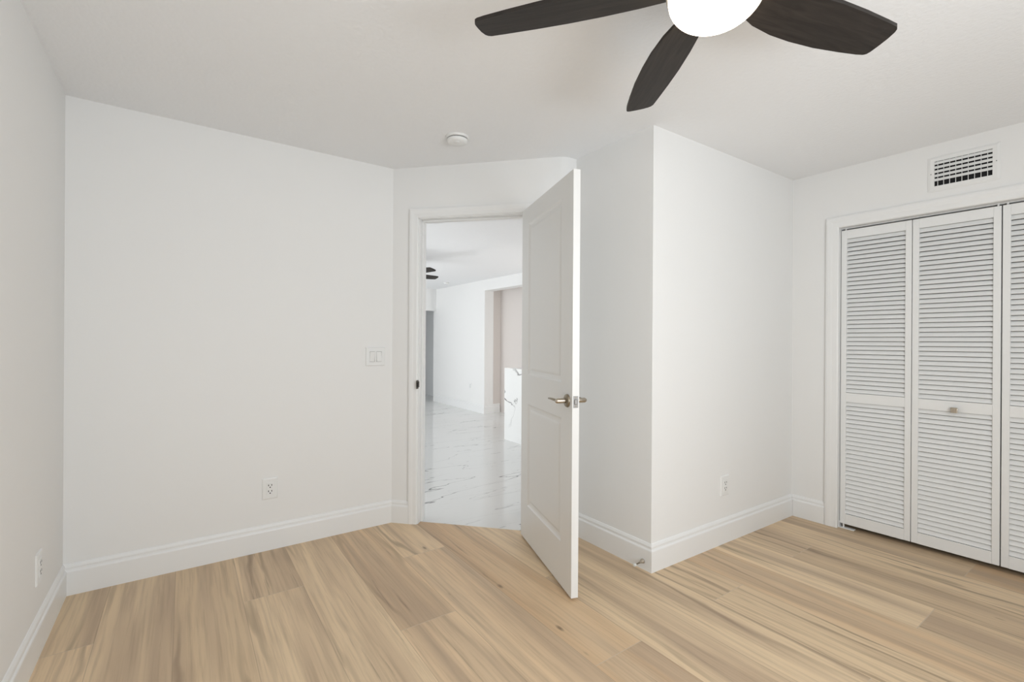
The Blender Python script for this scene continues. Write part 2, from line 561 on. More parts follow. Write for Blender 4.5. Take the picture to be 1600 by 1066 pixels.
# wall behind the camera with the window
bm = bmesh.new()
for (x0, x1, z0, z1) in ((-0.6, WIN_X0, 0, H), (WIN_X1, 4.2, 0, H), (WIN_X0, WIN_X1, 0, WIN_Z0), (WIN_X0, WIN_X1, WIN_Z1, H)):
    box(bm, x0, x1, REAR_Y - T, REAR_Y, z0, z1)
structure('wall_rear', bm, M_WALL, 'white wall behind the camera with the window', 'wall')
win = thing('window_1', ((WIN_X0 + WIN_X1) / 2, REAR_Y - 0.06, WIN_Z0), 0, 'white framed window in the wall behind the camera', 'window', kind='structure')
hw, hh = (WIN_X1 - WIN_X0) / 2, WIN_Z1 - WIN_Z0
bm = bmesh.new()
for a in ((-hw, -hw + 0.045, 0, hh), (hw - 0.045, hw, 0, hh), (-hw, hw, 0, 0.045), (-hw, hw, hh - 0.045, hh), (-0.02, 0.02, 0, hh)):
    box(bm, a[0], a[1], -0.03, 0.03, a[2], a[3])
link_mesh('window_frame', bm, M_TRIM, win)
bm = bmesh.new(); box(bm, -hw + 0.02, hw - 0.02, -0.004, 0.004, 0.02, hh - 0.02)
link_mesh('glass_pane', bm, M_GLASS, win)

# ------------------------------------------------------------------ baseboards
BB = [(0, 0), (0.016, 0), (0.016, 0.112), (0.0145, 0.117), (0.0095, 0.122), (0.0085, 0.129), (0.0105, 0.133), (0.0095, 0.139), (0.004, 0.150), (0, 0.152)]
def baseboard(name, p0, p1, n, dm0, dm1, label):
    """A run of moulded skirting from p0 to p1; dm = how far the run is lengthened per unit of thickness for its mitre."""
    d = (p1 - p0).normalized()
    bm = bmesh.new()
    ra, rb = [], []
    for x, z in BB:
        a = p0 + n * x + d * (dm0 * x)
        b = p1 + n * x + d * (dm1 * x)
        ra.append(bm.verts.new((a.x, a.y, z)))
        rb.append(bm.verts.new((b.x, b.y, z)))
    bm.faces.new(ra); bm.faces.new(rb[::-1])
    k = len(BB)
    for i in range(k):
        bm.faces.new((ra[i], ra[(i + 1) % k], rb[(i + 1) % k], rb[i]))
    return structure(name, bm, M_TRIM, label, 'baseboard')
CAS = 0.062                                   # door casing width
baseboard('baseboard_left', AL, A, nL, 0, -1, 'white moulded baseboard along the left wall')
baseboard('baseboard_back', A, B, nB, 1, -math.tan(math.radians(23.5)), 'long white baseboard under the switch and outlet wall')
baseboard('baseboard_diagonal', B, B + dD * (DS0 - 0.006 - CAS), nD, math.tan(math.radians(23.5)), 0, 'short white baseboard between the room corner and the door casing')
baseboard('baseboard_return', B + dD * (DS1 + 0.01 + CAS), P, nD, 0, 0.43, 'short white baseboard hidden behind the open door')
baseboard('baseboard_recess', P, Q, V2(0, -1), -0.43, -1, 'tiny white baseboard in the recess behind the door')
baseboard('baseboard_projecting', Q, C, n3, 1, 1, 'white baseboard behind the door with the spring doorstop')
baseboard('baseboard_middle', C, D, n4, -1, -1, 'white baseboard running from the outer corner towards the closet')
baseboard('baseboard_right', D, P5(CS0 - 0.076), n5, 1, 0, 'short white baseboard between the corner and the closet casing')

# ------------------------------------------------------------------ doorway trim on the diagonal wall
FD = wall_frame(Vector((B.x, B.y, 0)), dD, nD)
def casing_profile(wd, th):
    return [(0, 0), (0, th * 0.55), (wd * 0.10, th * 0.75), (wd * 0.45, th * 0.8), (wd * 0.62, th * 0.95), (wd * 0.85, th), (wd, th * 0.85), (wd, 0)]
def casing(bm, s0, s1, zt, wd, th, M, z0=0.0):
    """Three-sided casing around s0..s1 x z0..zt with mitred corners; profile x runs outward from the opening."""
    pr = casing_profile(wd, th)
    path = [((s0, z0), (-1, 0)), ((s0, zt), (-1, 1)), ((s1, zt), (1, 1)), ((s1, z0), (1, 0))]
    rings = []
    for (s, z), (ox, oz) in path:
        rings.append([bm.verts.new(M @ Vector((s + ox * x, y, z + oz * x))) for x, y in pr])
    k = len(pr)
    bm.faces.new(rings[0]); bm.faces.new(rings[-1][::-1])
    for a, b in zip(rings, rings[1:]):
        for i in range(k):
            bm.faces.new((a[i], a[(i + 1) % k], b[(i + 1) % k], b[i]))
bm = bmesh.new()
casing(bm, DS0 - 0.006, DS1 + 0.006, DH + 0.006, CAS, 0.017, FD)
structure('trim_1', bm, M_TRIM, 'white casing around the open doorway', 'door casing')
bm = bmesh.new()
for (a, b) in ((DS0 - 0.018, DS0), (DS1, DS1 + 0.018)):
    box(bm, a, b, -T - 0.002, 0.002, 0, DH + 0.018, FD)
box(bm, DS0 - 0.018, DS1 + 0.018, -T - 0.002, 0.002, DH, DH + 0.018, FD)
# door stop beads
box(bm, DS0, DS0 + 0.011, -0.085, -0.045, 0, DH, FD, 0.002)
box(bm, DS1 - 0.011, DS1, -0.085, -0.045, 0, DH, FD, 0.002)
box(bm, DS0, DS1, -0.085, -0.045, DH - 0.011, DH, FD, 0.002)
structure('trim_2', bm, M_TRIM, 'white jamb lining the inside of the open doorway', 'door jamb')
bm = bmesh.new()
casing(bm, DS0 - 0.006, DS1 + 0.006, DH + 0.006, CAS, 0.017, FD @ Matrix.Translation((0, -T, 0)) @ Matrix.Scale(-1, 4, (0, 1, 0)))
structure('trim_3', bm, M_TRIM, 'white casing on the hall side of the doorway', 'door casing')
# strike plate let into the left jamb
sp = thing('strike_plate', (B + dD * DS0).to_3d() + Vector((0, 0, 0.955)), math.atan2(dD.y, dD.x), 'small dark metal strike plate on the left door jamb', 'strike plate')
bm = bmesh.new()
box(bm, 0, 0.0016, -0.040, -0.004, -0.029, 0.029, None, 0.0006, 1)
box(bm, -0.0004, 0.0024, -0.012, 0.007, -0.020, 0.020, None, 0.0005, 1)
link_mesh('plate', bm, M_BRONZE, sp)
bm = bmesh.new(); box(bm, 0.0012, 0.0022, -0.034, -0.018, -0.014, 0.014)
link_mesh('latch_hole', bm, M_DARK, sp)

# ------------------------------------------------------------------ the open door
HX, HY, AN, LW, ZB, ZT = 1.7832, 2.4225, -0.3196, 0.790, 0.014, 2.088
dl = Vector((math.sin(AN), -math.cos(AN), 0))       # from hinge to free edge
ml = Vector((-dl.y, dl.x, 0))                       # through the leaf, away from the face we see
TH = 0.036
door = thing('door_1', (HX, HY, 0), math.atan2(dl.y, dl.x), 'white two-panel bedroom door standing open beside the doorway', 'door', kind='structure')
# local: x from hinge to edge, y through the thickness (+y = far face)
sgn = 1 if Vector((-math.sin(math.atan2(dl.y, dl.x)), math.cos(math.atan2(dl.y, dl.x)), 0)).dot(ml) > 0 else -1
def leaf_face(bm, y, out):
    """One moulded face at depth y; out = -1 when the face looks towards -y."""
    panels = [(0.125, 0.655, 1.045, 1.985), (0.125, 0.655, 0.235, 0.865)]
    steps = [(0.0, 0.0), (0.006, 0.0045), (0.016, 0.0075), (0.030, 0.0085), (0.040, 0.0045), (0.047, 0.0035)]
    xs = [0, 0.125, 0.655, LW]
    zs = [ZB, 0.235, 0.865, 1.045, 1.985, ZT]
    g = {}
    for i, x in enumerate(xs):
        for k, z in enumerate(zs):
            g[i, k] = bm.verts.new((x, y, z))
    for i in range(3):
        for k in range(5):
            if i == 1 and k in (1, 3):
                continue
            bm.faces.new((g[i, k], g[i + 1, k], g[i + 1, k + 1], g[i, k + 1]))
    for (x0, x1, z0, z1), kk in zip(panels, (3, 1)):
        prev = [g[1, kk], g[2, kk], g[2, kk + 1], g[1, kk + 1]]
        for ins, dep in steps[1:]:
            yy = y - out * dep
            cur = [bm.verts.new((x0 + ins, yy, z0 + ins)), bm.verts.new((x1 - ins, yy, z0 + ins)), bm.verts.new((x1 - ins, yy, z1 - ins)), bm.verts.new((x0 + ins, yy, z1 - ins))]
            for q in range(4):
                bm.faces.new((prev[q], prev[(q + 1) % 4], cur[(q + 1) % 4], cur[q]))
            prev = cur
        bm.faces.new(prev)
    return g
bm = bmesh.new()
g0 = leaf_face(bm, 0.0, -1)
g1 = leaf_face(bm, TH * sgn, 1)
for i in range(3):
    for k in (0, 5):
        bm.faces.new((g0[i, k], g0[i + 1, k], g1[i + 1, k], g1[i, k]))
for k in range(5):
    for i in (0, 3):
        bm.faces.new((g0[i, k], g0[i, k + 1], g1[i, k + 1], g1[i, k]))
leaf = link_mesh('door_leaf', bm, M_DOOR, door)
# lever handles on both faces
def lever(side, name):
    h = bpy.data.objects.new(name, None); COL.objects.link(h); h.parent = door
    y0 = 0.0 if side < 0 else TH * sgn
    yd = -sgn if side < 0 else sgn
    O = Vector((0.733, y0, 0.962))
    bm = bmesh.new()
    Mx = axis_matrix(O, (0, yd, 0))
    lathe(bm, [(0, 0), (0.0325, 0), (0.0325, 0.004), (0.030, 0.009), (0.022, 0.013), (0.014, 0.0145), (0, 0.0145)], 40, Mx)
    link_mesh('rosette', bm, M_NICKELD, h, True)
    bm = bmesh.new()
    lathe(bm, [(0.0105, 0.012), (0.0105, 0.018), (0.0125, 0.020), (0.0125, 0.056), (0.010, 0.061), (0.006, 0.066), (0, 0.0665)], 32, Mx)
    link_mesh('neck', bm, M_NICKEL, h, True)
    bm = bmesh.new()
    b = bmesh.new()
    # flat paddle lever pointing back towards the hinge, a little curved
    n = 14
    rows = []
    for i in range(n + 1):
        t = i / n
        x = 0.733 - 0.004 - 0.112 * t
        yy = y0 + yd * (0.050 + 0.006 * math.sin(t * PI) + 0.004 * t)
        hz = 0.0055 * (1 - 0.35 * t) if i not in (0, n) else 0.0035
        zc = 0.962 + 0.003 * math.sin(t * PI)
        tk = 0.0042
        rows.append([b.verts.new((x, yy - yd * tk, zc - hz)), b.verts.new((x, yy + yd * tk, zc - hz)), b.verts.new((x, yy + yd * tk, zc + hz)), b.verts.new((x, yy - yd * tk, zc + hz))])
    for r0, r1 in zip(rows, rows[1:]):
        for q in range(4):
            b.faces.new((r0[q], r0[(q + 1) % 4], r1[(q + 1) % 4], r1[q]))
    b.faces.new(rows[0]); b.faces.new(rows[-1][::-1])
    merge(bm, b)
    link_mesh('lever', bm, M_NICKELD, h, True)
lever(-1, 'door_handle')
lever(1, 'door_handle')
bm = bmesh.new()
yc = TH * sgn / 2
box(bm, LW - 0.0005, LW + 0.0012, yc - 0.0125, yc + 0.0125, 0.962 - 0.0285, 0.962 + 0.0285, None, 0.0005, 1)
lp = link_mesh('latch_plate', bm, M_STEEL, door)
bm = bmesh.new(); box(bm, LW, LW + 0.007, yc - 0.008, yc + 0.008, 0.962 - 0.013, 0.962 + 0.013, None, 0.003, 2)
link_mesh('latch_bolt', bm, M_STEEL, lp)
bm = bmesh.new()
for zz in (0.962 - 0.021, 0.962 + 0.021):
    lathe(bm, [(0, 0), (0.0036, 0), (0.003, 0.0012), (0, 0.0014)], 14, axis_matrix((LW + 0.001, yc, zz), (1, 0, 0)))
link_mesh('screws', bm, M_NICKELD, lp)
for zz in (0.22, 1.05, 1.88):
    bm = bmesh.new()
    lathe(bm, [(0, -0.047), (0.004, -0.046), (0.0065, -0.043), (0.0065, 0.043), (0.004, 0.046), (0, 0.047)], 20, Matrix.Translation((-0.006, (TH + 0.004) * sgn, zz)))
    box(bm, -0.002, 0.0006, 0.003 * sgn if sgn > 0 else -TH, TH if sgn > 0 else -0.003, zz - 0.044, zz + 0.044)
    link_mesh('hinge', bm, M_NICKELD, door, True)

# ------------------------------------------------------------------ closet
F5 = wall_frame(Vector((D.x, D.y, 0)), d5, n5)
bm = bmesh.new()
casing(bm, CS0 + 0.0, CS1 - 0.0, CH, 0.074, 0.018, F5)
structure('trim_4', bm, M_TRIM, 'white casing around the louvered closet opening', 'door casing')
bm = bmesh.new()
for (a, b) in ((CS0 - 0.018, CS0), (CS1, CS1 + 0.018)):
    box(bm, a, b, -T - 0.002, 0.002, 0, CH + 0.018, F5)
box(bm, CS0 - 0.018, CS1 + 0.018, -T - 0.002, 0.002, CH, CH + 0.018, F5)
structure('trim_5', bm, M_TRIM, 'white jamb lining the closet opening', 'door jamb')
bm = bmesh.new()
box(bm, CS0, CS1, -0.060, -0.056, CH - 0.006, CH, F5)
box(bm, CS0, CS1, -0.034, -0.030, CH - 0.007, CH, F5)
box(bm, CS0, CS1, -0.060, -0.030, CH - 0.003, CH, F5)
tag(link_mesh('door_track', bm, M_TRIM), 'thin white metal track along the top of the closet opening', 'door track')

DT = 0.028                                    # leaf thickness
Y_FACE = -0.026                               # room face of the louvered leaves
LZ0, LZ1 = 0.030, 2.018
PITCH = 0.0290
def leaf_mesh(wd):
    st = 0.031
    bm = bmesh.new()
    for (x0, x1, z0, z1) in ((0, st, LZ0, LZ1), (wd - st, wd, LZ0, LZ1), (st, wd - st, LZ0, 0.098), (st, wd - st, 0.857, 0.918), (st, wd - st, 1.960, LZ1)):
        b = 0.0 if x0 == st else 0.0015
        box(bm, x0, x1, -DT, 0, z0, z1, None, b, 1)
    return bm
def louver_mesh(wd, z0, z1):
    bm = bmesh.new()
    st = 0.031
    n = int(round((z1 - z0) / PITCH))
    p = (z1 - z0) / n
    for i in range(n):
        zc = z0 + (i + 0.5) * p
        M = Matrix.Translation((0, -0.0135, zc)) @ Matrix.Rotation(math.radians(30), 4, 'X')
        box(bm, st - 0.003, wd - st + 0.003, -0.0025, 0.0025, -0.0137, 0.0137, M)
    return bm
leaf_spans = [(0.2970, 0.6718), (0.6752, 1.0564), (1.0613, 1.4371), (1.4405, 1.8144)]
pairs = [('door_2', 0, 'white louvered bifold closet door nearest the room corner, square knob on it', (0.5, 1)),
         ('door_3', 2, 'white louvered bifold closet door cut off by the right edge of the frame', (0.5, 2))]
for nm, i0, lab, (kx, kleaf) in pairs:
    base = F5 @ Vector((leaf_spans[i0][0], Y_FACE, 0))
    pr = thing(nm, base, math.atan2(d5.y, d5.x), lab, 'closet door', kind='structure')
    # local y of F5 is n5; check handedness so that -y local goes into the closet
    rot = Matrix.Rotation(math.atan2(d5.y, d5.x), 4, 'Z')
    flip = (rot @ Vector((0, 1, 0))).to_2d().dot(n5) < 0
    for q in (i0, i0 + 1):
        x0 = leaf_spans[q][0] - leaf_spans[i0][0]
        wd = leaf_spans[q][1] - leaf_spans[q][0]
        K = Matrix.Translation((x0, 0, 0)) @ (Matrix.Scale(-1, 4, (0, 1, 0)) if flip else Matrix.Identity(4))
        def put(name, bm, mat, parent, smooth=False):
            bmesh.ops.transform(bm, matrix=K, verts=bm.verts[:])
            return link_mesh(name, bm, mat, parent, smooth)
        lf = put('bifold_leaf', leaf_mesh(wd), M_LOUV, pr)
        put('upper_louvers', louver_mesh(wd, 0.918, 1.960), M_LOUV, lf)
        put('lower_louvers', louver_mesh(wd, 0.098, 0.857), M_LOUV, lf)
        bm = bmesh.new()
        px = 0.022 if q in (0, 2) else wd - 0.014
        if q in (1, 2) :
            px = wd - 0.014 if q == 1 else 0.018
        lathe(bm, [(0, LZ1), (0.005, LZ1), (0.005, CH - 0.003), (0, CH - 0.003)], 14, Matrix.Translation((px, -DT / 2, 0)))
        put('top_pin', bm, M_PLAST, lf, True)
        if q == kleaf:
            bm = bmesh.new()
            kc = 0.50 * wd if q == 1 else 0.5 * wd
            kc += 0.006 if q == 1 else 0
            lathe(bm, [(0, -0.002), (0.007, -0.002), (0.006, 0.012), (0.007, 0.016), (0, 0.016)], 20, axis_matrix((kc, 0, 0.868), (0, 1, 0)))
            box(bm, kc - 0.0155, kc + 0.0155, 0.014, 0.024, 0.868 - 0.0155, 0.868 + 0.0155, None, 0.002, 2)
            put('knob', bm, M_NICKEL, lf)
# floor pivot bracket at the foot of the first leaf
pb = thing('pivot_bracket', F5 @ Vector((CS0, -0.02, 0)), math.atan2(d5.y, d5.x), 'small white pivot bracket on the floor under the closet door', 'bracket')
bm = bmesh.new()
sg = -1 if flip else 1
def sbox(bm, x0, x1, y0, y1, z0, z1, bev=0.0):
    ya, yb = sorted((y0 * sg, y1 * sg))
    box(bm, x0, x1, ya, yb, z0, z1, None, bev, 1)
sbox(bm, 0.0, 0.088, -0.03, 0.006, 0.0, 0.005, 0.001)
sbox(bm, 0.0, 0.004, -0.03, 0.006, 0.0, 0.045, 0.001)
link_mesh('plate', bm, M_PLAST, pb)
bm = bmesh.new()
lathe(bm, [(0, 0.005), (0.005, 0.005), (0.005, LZ0 + 0.002), (0, LZ0 + 0.002)], 14, Matrix.Translation((0.024, -0.012 * sg, 0)))
link_mesh('pivot_pin', bm, M_PLAST, pb, True)

# ------------------------------------------------------------------ air vent above the closet
vent = thing('air_vent', F5 @ Vector((0.903, 0, 2.159)), math.atan2(d5.y, d5.x), 'white slatted air vent on the wall above the closet', 'vent')
def vput(name, bm, mat, parent=vent, smooth=False):
    if flip:
        bmesh.ops.transform(bm, matrix=Matrix.Scale(-1, 4, (0, 1, 0)), verts=bm.verts[:])
    return link_mesh(name, bm, mat, parent, smooth)
VW, VH = 0.152, 0.205
iw, iz0, iz1 = 0.1215, 0.030, 0.176
bm = bmesh.new()
outer = [(-VW, 0, 0), (VW, 0, 0), (VW, 0, VH), (-VW, 0, VH)]
mid0 = [(-VW, 0.003, 0), (VW, 0.003, 0), (VW, 0.003, VH), (-VW, 0.003, VH)]
mid1 = [(-VW + 0.012, 0.0075, 0.012), (VW - 0.012, 0.0075, 0.012), (VW - 0.012, 0.0075, VH - 0.012), (-VW + 0.012, 0.0075, VH - 0.012)]
inn = [(-iw, 0.0065, iz0), (iw, 0.0065, iz0), (iw, 0.0065, iz1), (-iw, 0.0065, iz1)]
inb = [(-iw, 0.0006, iz0), (iw, 0.0006, iz0), (iw, 0.0006, iz1), (-iw, 0.0006, iz1)]
rings = [[bm.verts.new(v) for v in r] for r in (outer, mid0, mid1, inn, inb)]
for a, b in zip(rings, rings[1:]):
    for q in range(4):
        bm.faces.new((a[q], a[(q + 1) % 4], b[(q + 1) % 4], b[q]))
vput('frame', bm, M_PLAST)
bm = bmesh.new(); box(bm, -iw, iw, 0.0003, 0.0008, iz0, iz1)
vput('duct_opening', bm, M_DARK)
bm = bmesh.new()
for i in range(5):
    zc = iz0 + 0.0365 + i * 0.0246
    M = Matrix.Translation((0, 0.0062, zc)) @ Matrix.Rotation(math.radians(24), 4, 'X')
    box(bm, -iw, iw, -0.0008, 0.0008, -0.0088, 0.0088, M)
vput('slats', bm, M_PLAST)
bm = bmesh.new()
for i in range(9):
    xc = -iw + (i + 0.55) * (2 * iw / 9.3)
    box(bm, xc - 0.0013, xc + 0.0013, 0.0009, 0.003, iz0, iz1)
vput('vanes', bm, M_PLAST)
for xs_ in (-0.137, 0.137):
    bm = bmesh.new()
    lathe(bm, [(0, 0), (0.003, 0), (0.0024, 0.0016), (0, 0.0018)], 14, axis_matrix((xs_, 0.0072, 0.104), (0, 1, 0)))
    vput('screw', bm, M_STEEL)

# ------------------------------------------------------------------ wall plates
def plate_bm(w_, h_, k=1.0):
    bm = bmesh.new()
    a = [(-w_ / 2, 0, -h_ / 2), (w_ / 2, 0, -h_ / 2), (w_ / 2, 0, h_ / 2), (-w_ / 2, 0, h_ / 2)]
    def ring(i, y): return [(x - math.copysign(i, x), y, z - math.copysign(i, z)) for x, _, z in a]
    rr = [[bm.verts.new(v) for v in r] for r in (a, ring(0, 0.0035 * k), ring(0.003, 0.0062 * k), ring(0.006, 0.0068 * k))]
    for p_, q_ in zip(rr, rr[1:]):
        for k in range(4):
            bm.faces.new((p_[k], p_[(k + 1) % 4], q_[(k + 1) % 4], q_[k]))
    bm.faces.new(rr[-1]); bm.faces.new(rr[0][::-1])
    return bm
def make_outlet(name, label, group='wall outlets'):
    t = thing(name, (0, 0, 0), 0, label, 'outlet', group)
    link_mesh('cover_plate', plate_bm(0.084, 0.124), M_PLAST, t)
    bm = bmesh.new()
    box(bm, -0.0185, 0.0185, 0.004, 0.0092, -0.0365, 0.0365, None, 0.0015, 2)
    rc = link_mesh('receptacle', bm, M_PLAST, t)
    for zc in (0.0175, -0.0175):
        bm = bmesh.new()
        box(bm, -0.0105, -0.0065, 0.0088, 0.0097, zc - 0.001, zc + 0.0085)
        box(bm, 0.0065, 0.0105, 0.0088, 0.0097, zc - 0.001, zc + 0.0085)
        lathe(bm, [(0, 0), (0.0036, 0), (0.0036, 0.0009), (0, 0.0009)], 16, axis_matrix((0, 0.0088, zc - 0.009), (0, 1, 0)))
        link_mesh('socket_holes', bm, M_SLOT, rc)
    for zc in (0.049, -0.049):
        bm = bmesh.new()
        lathe(bm, [(0, 0), (0.0028, 0), (0.002, 0.0012), (0, 0.0013)], 14, axis_matrix((0, 0.0066, zc), (0, 1, 0)))
        link_mesh('screw', bm, M_PLAST, t)
    return t
def on_wall(t, o2, d, n, s, z):
    """Stand a plate (local y = out of the wall) on a wall line."""
    p = o2 + d * s
    t.location = (p.x, p.y, z)
    t.rotation_euler = (0, 0, math.atan2(n.y, n.x) - PI / 2)
o1 = make_outlet('wall_outlet', 'white outlet under the light switch wall, dark socket holes showing')
on_wall(o1, A, dB, nB, 0.903, 0.364)
o2 = copy_tree(o1); o2['label'] = 'pale outlet low on the bright wall left of the closet'
on_wall(o2, C, d4, n4, 0.690, 0.356)
o3 = copy_tree(o1); o3['label'] = 'white outlet seen edge-on, low on the left wall'
on_wall(o3, A, dL.normalized(), nL, 0.490, 0.334)

sw = thing('light_switch', (0, 0, 0), 0, 'white double rocker light switch on the wall left of the doorway', 'light switch')
link_mesh('cover_plate', plate_bm(0.130, 0.124, 1.5), M_PLAST, sw)
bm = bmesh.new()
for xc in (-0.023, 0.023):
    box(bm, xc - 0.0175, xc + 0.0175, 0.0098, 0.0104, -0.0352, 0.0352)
link_mesh('rocker_gap_shade', bm, M_GAP_SHADE, sw)  # grey strips paint the shade line around each rocker
for k, xc in enumerate((-0.023, 0.023)):
    bm = bmesh.new()
    tilt = math.radians(6.5 if k == 0 else -6.5)
    box(bm, -0.0162, 0.0162, -0.003, 0.0045, -0.0335, 0.0335, Matrix.Translation((xc, 0.0098, 0)) @ Matrix.Rotation(tilt, 4, 'X'), 0.0012, 2)
    rk = link_mesh('rocker', bm, M_PLAST, sw)
bm = bmesh.new()
for xc in (-0.023, 0.023):
    for (x0, x1, z0, z1) in ((xc - 0.0195, xc - 0.0172, -0.037, 0.037), (xc + 0.0172, xc + 0.0195, -0.037, 0.037), (xc - 0.0195, xc + 0.0195, 0.0345, 0.037), (xc - 0.0195, xc + 0.0195, -0.037, -0.0345)):
        box(bm, x0, x1, 0.009, 0.0130, z0, z1)
link_mesh('rocker_frame', bm, M_PLAST, sw)
on_wall(sw, A, dB, nB, 1.537, 1.144)

# ------------------------------------------------------------------ doorstop on the baseboard
ds_p = C + d3 * 0.042 + n3 * 0.016
ds = thing('door_stop', (ds_p.x, ds_p.y, 0.046), math.atan2(n3.y, n3.x), 'small nickel doorstop with white tip on the baseboard', 'doorstop')
Mx = axis_matrix((0, 0, 0), (1, 0, -0.06))
bm = bmesh.new(); lathe(bm, [(0, 0), (0.0125, 0), (0.0125, 0.003), (0.0095, 0.010), (0.006, 0.020), (0.0045, 0.030), (0, 0.030)], 28, Mx)
link_mesh('base', bm, M_NICKEL, ds, True)
bm = bmesh.new(); lathe(bm, [(0, 0.028), (0.0038, 0.028), (0.0038, 0.062), (0, 0.062)], 18, Mx)
link_mesh('rod', bm, M_NICKELD, ds, True)
bm = bmesh.new(); lathe(bm, [(0, 0.060), (0.0065, 0.060), (0.0075, 0.064), (0.0075, 0.072), (0.006, 0.075), (0, 0.0755)], 22, Mx)
link_mesh('bumper', bm, M_RUBBER, ds, True)

# ------------------------------------------------------------------ smoke detectors
def make_detector(loc, label, r=0.068):
    k = r / 0.068
    t = thing('smoke_detector', loc, 0, label, 'smoke detector', 'smoke detectors')
    sc = lambda pr: [(a * k, -b * k) for a, b in pr]
    bm = bmesh.new(); lathe(bm, sc([(0, 0), (0.068, 0), (0.068, 0.006), (0.066, 0.010), (0.060, 0.0115), (0.0, 0.0115)]), 56)
    link_mesh('mounting_base', bm, M_PLAST, t, True)
    bm = bmesh.new(); lathe(bm, sc([(0.0, 0.0105), (0.0565, 0.0105), (0.0565, 0.0145), (0.060, 0.0165), (0.060, 0.024), (0.056, 0.031), (0.046, 0.036), (0.0, 0.0385)]), 56)
    bd = link_mesh('housing', bm, M_PLAST, t, True)
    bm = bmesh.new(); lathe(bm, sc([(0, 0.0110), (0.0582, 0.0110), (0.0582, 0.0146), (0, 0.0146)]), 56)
    link_mesh('vent_slot', bm, M_GAP_SHADE, t, True)  # grey ring paints the shade between base and housing
    bm = bmesh.new(); lathe(bm, sc([(0, 0.036), (0.015, 0.0368), (0.0155, 0.0385), (0.013, 0.0405), (0, 0.041)]), 28, Matrix.Translation((-0.012 * k, -0.018 * k, 0)))
    link_mesh('test_button', bm, M_PLAST, bd, True)
    return t
make_detector((1.300, 2.412, H), 'round white smoke detector on the bedroom ceiling above the doorway')
make_detector((3.86, 7.55, HC), 'tiny white detector on the hall ceiling beyond the doorway', 0.05)

# ------------------------------------------------------------------ ceiling fans
def blade_bm(R, pitch, sc=1.0):
    """Blade along +x in its own frame; +y side dips."""
    up_ = [(0.085, 0.030), (0.13, 0.048), (0.20, 0.068), (0.28, 0.078), (0.36, 0.080), (0.46, 0.076), (0.56, 0.065), (0.63, 0.055), (0.652, 0.050)]
    tip = [(0.661, 0.044), (0.664, 0.034), (0.664, 0.010), (0.662, -0.018), (0.657, -0.040), (0.651, -0.050), (0.642, -0.0555)]
    lo_ = [(0.60, -0.0580), (0.50, -0.0620), (0.40, -0.0630), (0.30, -0.0590), (0.20, -0.0500), (0.13, -0.040), (0.085, -0.030)]
    pts = [(x * sc, y * sc) for x, y in up_ + tip + lo_]
    bm = bmesh.new()
    def zz(x, y): return -y * math.tan(pitch)
    t = 0.0055 * sc
    top = [bm.verts.new((x, y, zz(x, y) + t)) for x, y in pts]
    bot = [bm.verts.new((x, y, zz(x, y) - t)) for x, y in pts]
    bm.faces.new(top); bm.faces.new(bot[::-1])
    for i in range(len(pts)):
        j = (i + 1) % len(pts)
        bm.faces.new((top[i], top[j], bot[j], bot[i]))
    bmesh.ops.bevel(bm, geom=[e for e in bm.edges if len(e.link_faces) == 2 and abs(e.link_faces[0].normal.z - e.link_faces[1].normal.z) > 0.4], offset=0.0022 * sc, segments=2, profile=0.5, affect='EDGES')
    return bm
def make_fan(name, hub, zb, ang0, ceil_z, label, lit, mat_blade, sc=1.0, pitch=math.radians(11.5)):
    t = thing(name, (hub[0], hub[1], 0), 0, label, 'ceiling fan')
    bl0 = None
    for k in range(5):
        if bl0 is None:
            b = bl0 = link_mesh('blade', blade_bm(0.66, pitch, sc), mat_blade, t, True)
        else:
            b = bl0.copy(); COL.objects.link(b); b.parent = t
        b.location = (0, 0, zb)
        b.rotation_euler = (0, 0, math.radians(ang0 + 72 * k))
    s = sc
    bm = bmesh.new()
    lathe(bm, [(0, zb - 0.018 * s), (0.124 * s, zb - 0.018 * s), (0.126 * s, zb - 0.016 * s), (0.126 * s, zb - 0.008 * s), (0.112 * s, zb - 0.006 * s), (0.112 * s, zb + 0.012 * s), (0.132 * s, zb + 0.016 * s), (0.134 * s, zb + 0.025 * s), (0.126 * s, zb + 0.055 * s), (0.095 * s, zb + 0.085 * s), (0.045 * s, zb + 0.10 * s), (0, zb + 0.10 * s)], 56)
    link_mesh('motor_housing', bm, M_NICKEL, t, True)
    bm = bmesh.new(); lathe(bm, [(0, zb + 0.09 * s), (0.0125, zb + 0.09 * s), (0.0125, ceil_z - 0.03), (0, ceil_z - 0.03)], 24)
    link_mesh('downrod', bm, M_NICKEL, t, True)
    bm = bmesh.new(); lathe(bm, [(0, ceil_z), (0.068, ceil_z), (0.066, ceil_z - 0.02), (0.05, ceil_z - 0.045), (0.02, ceil_z - 0.055), (0, ceil_z - 0.055)], 40)
    link_mesh('canopy', bm, M_NICKEL, t, True)
    prof = [(0.121 * s, zb - 0.019 * s)]
    for i in range(1, 15):
        a = i / 14 * PI / 2
        prof.append((max(0.121 * s * math.cos(a), 0.0), zb - 0.024 * s - 0.083 * s * math.sin(a) if i > 1 else zb - 0.030 * s))
    prof[-1] = (0.0, prof[-1][1])
    bm = bmesh.new(); lathe(bm, prof, 64)
    link_mesh('light_dome', bm, M_OPAL if lit else M_PLAST, t, True)
    return t
make_fan('ceiling_fan', (1.147, 0.702), 2.2024, 57.3, H, 'dark five-blade ceiling fan with a lit dome on the bedroom ceiling', True, M_BLADE)
make_fan('ceiling_fan', (2.08, 5.50), 2.075, 7.0, HC, 'far ceiling fan whose grey blade tips show through the doorway', False, M_BLADE, 0.97)

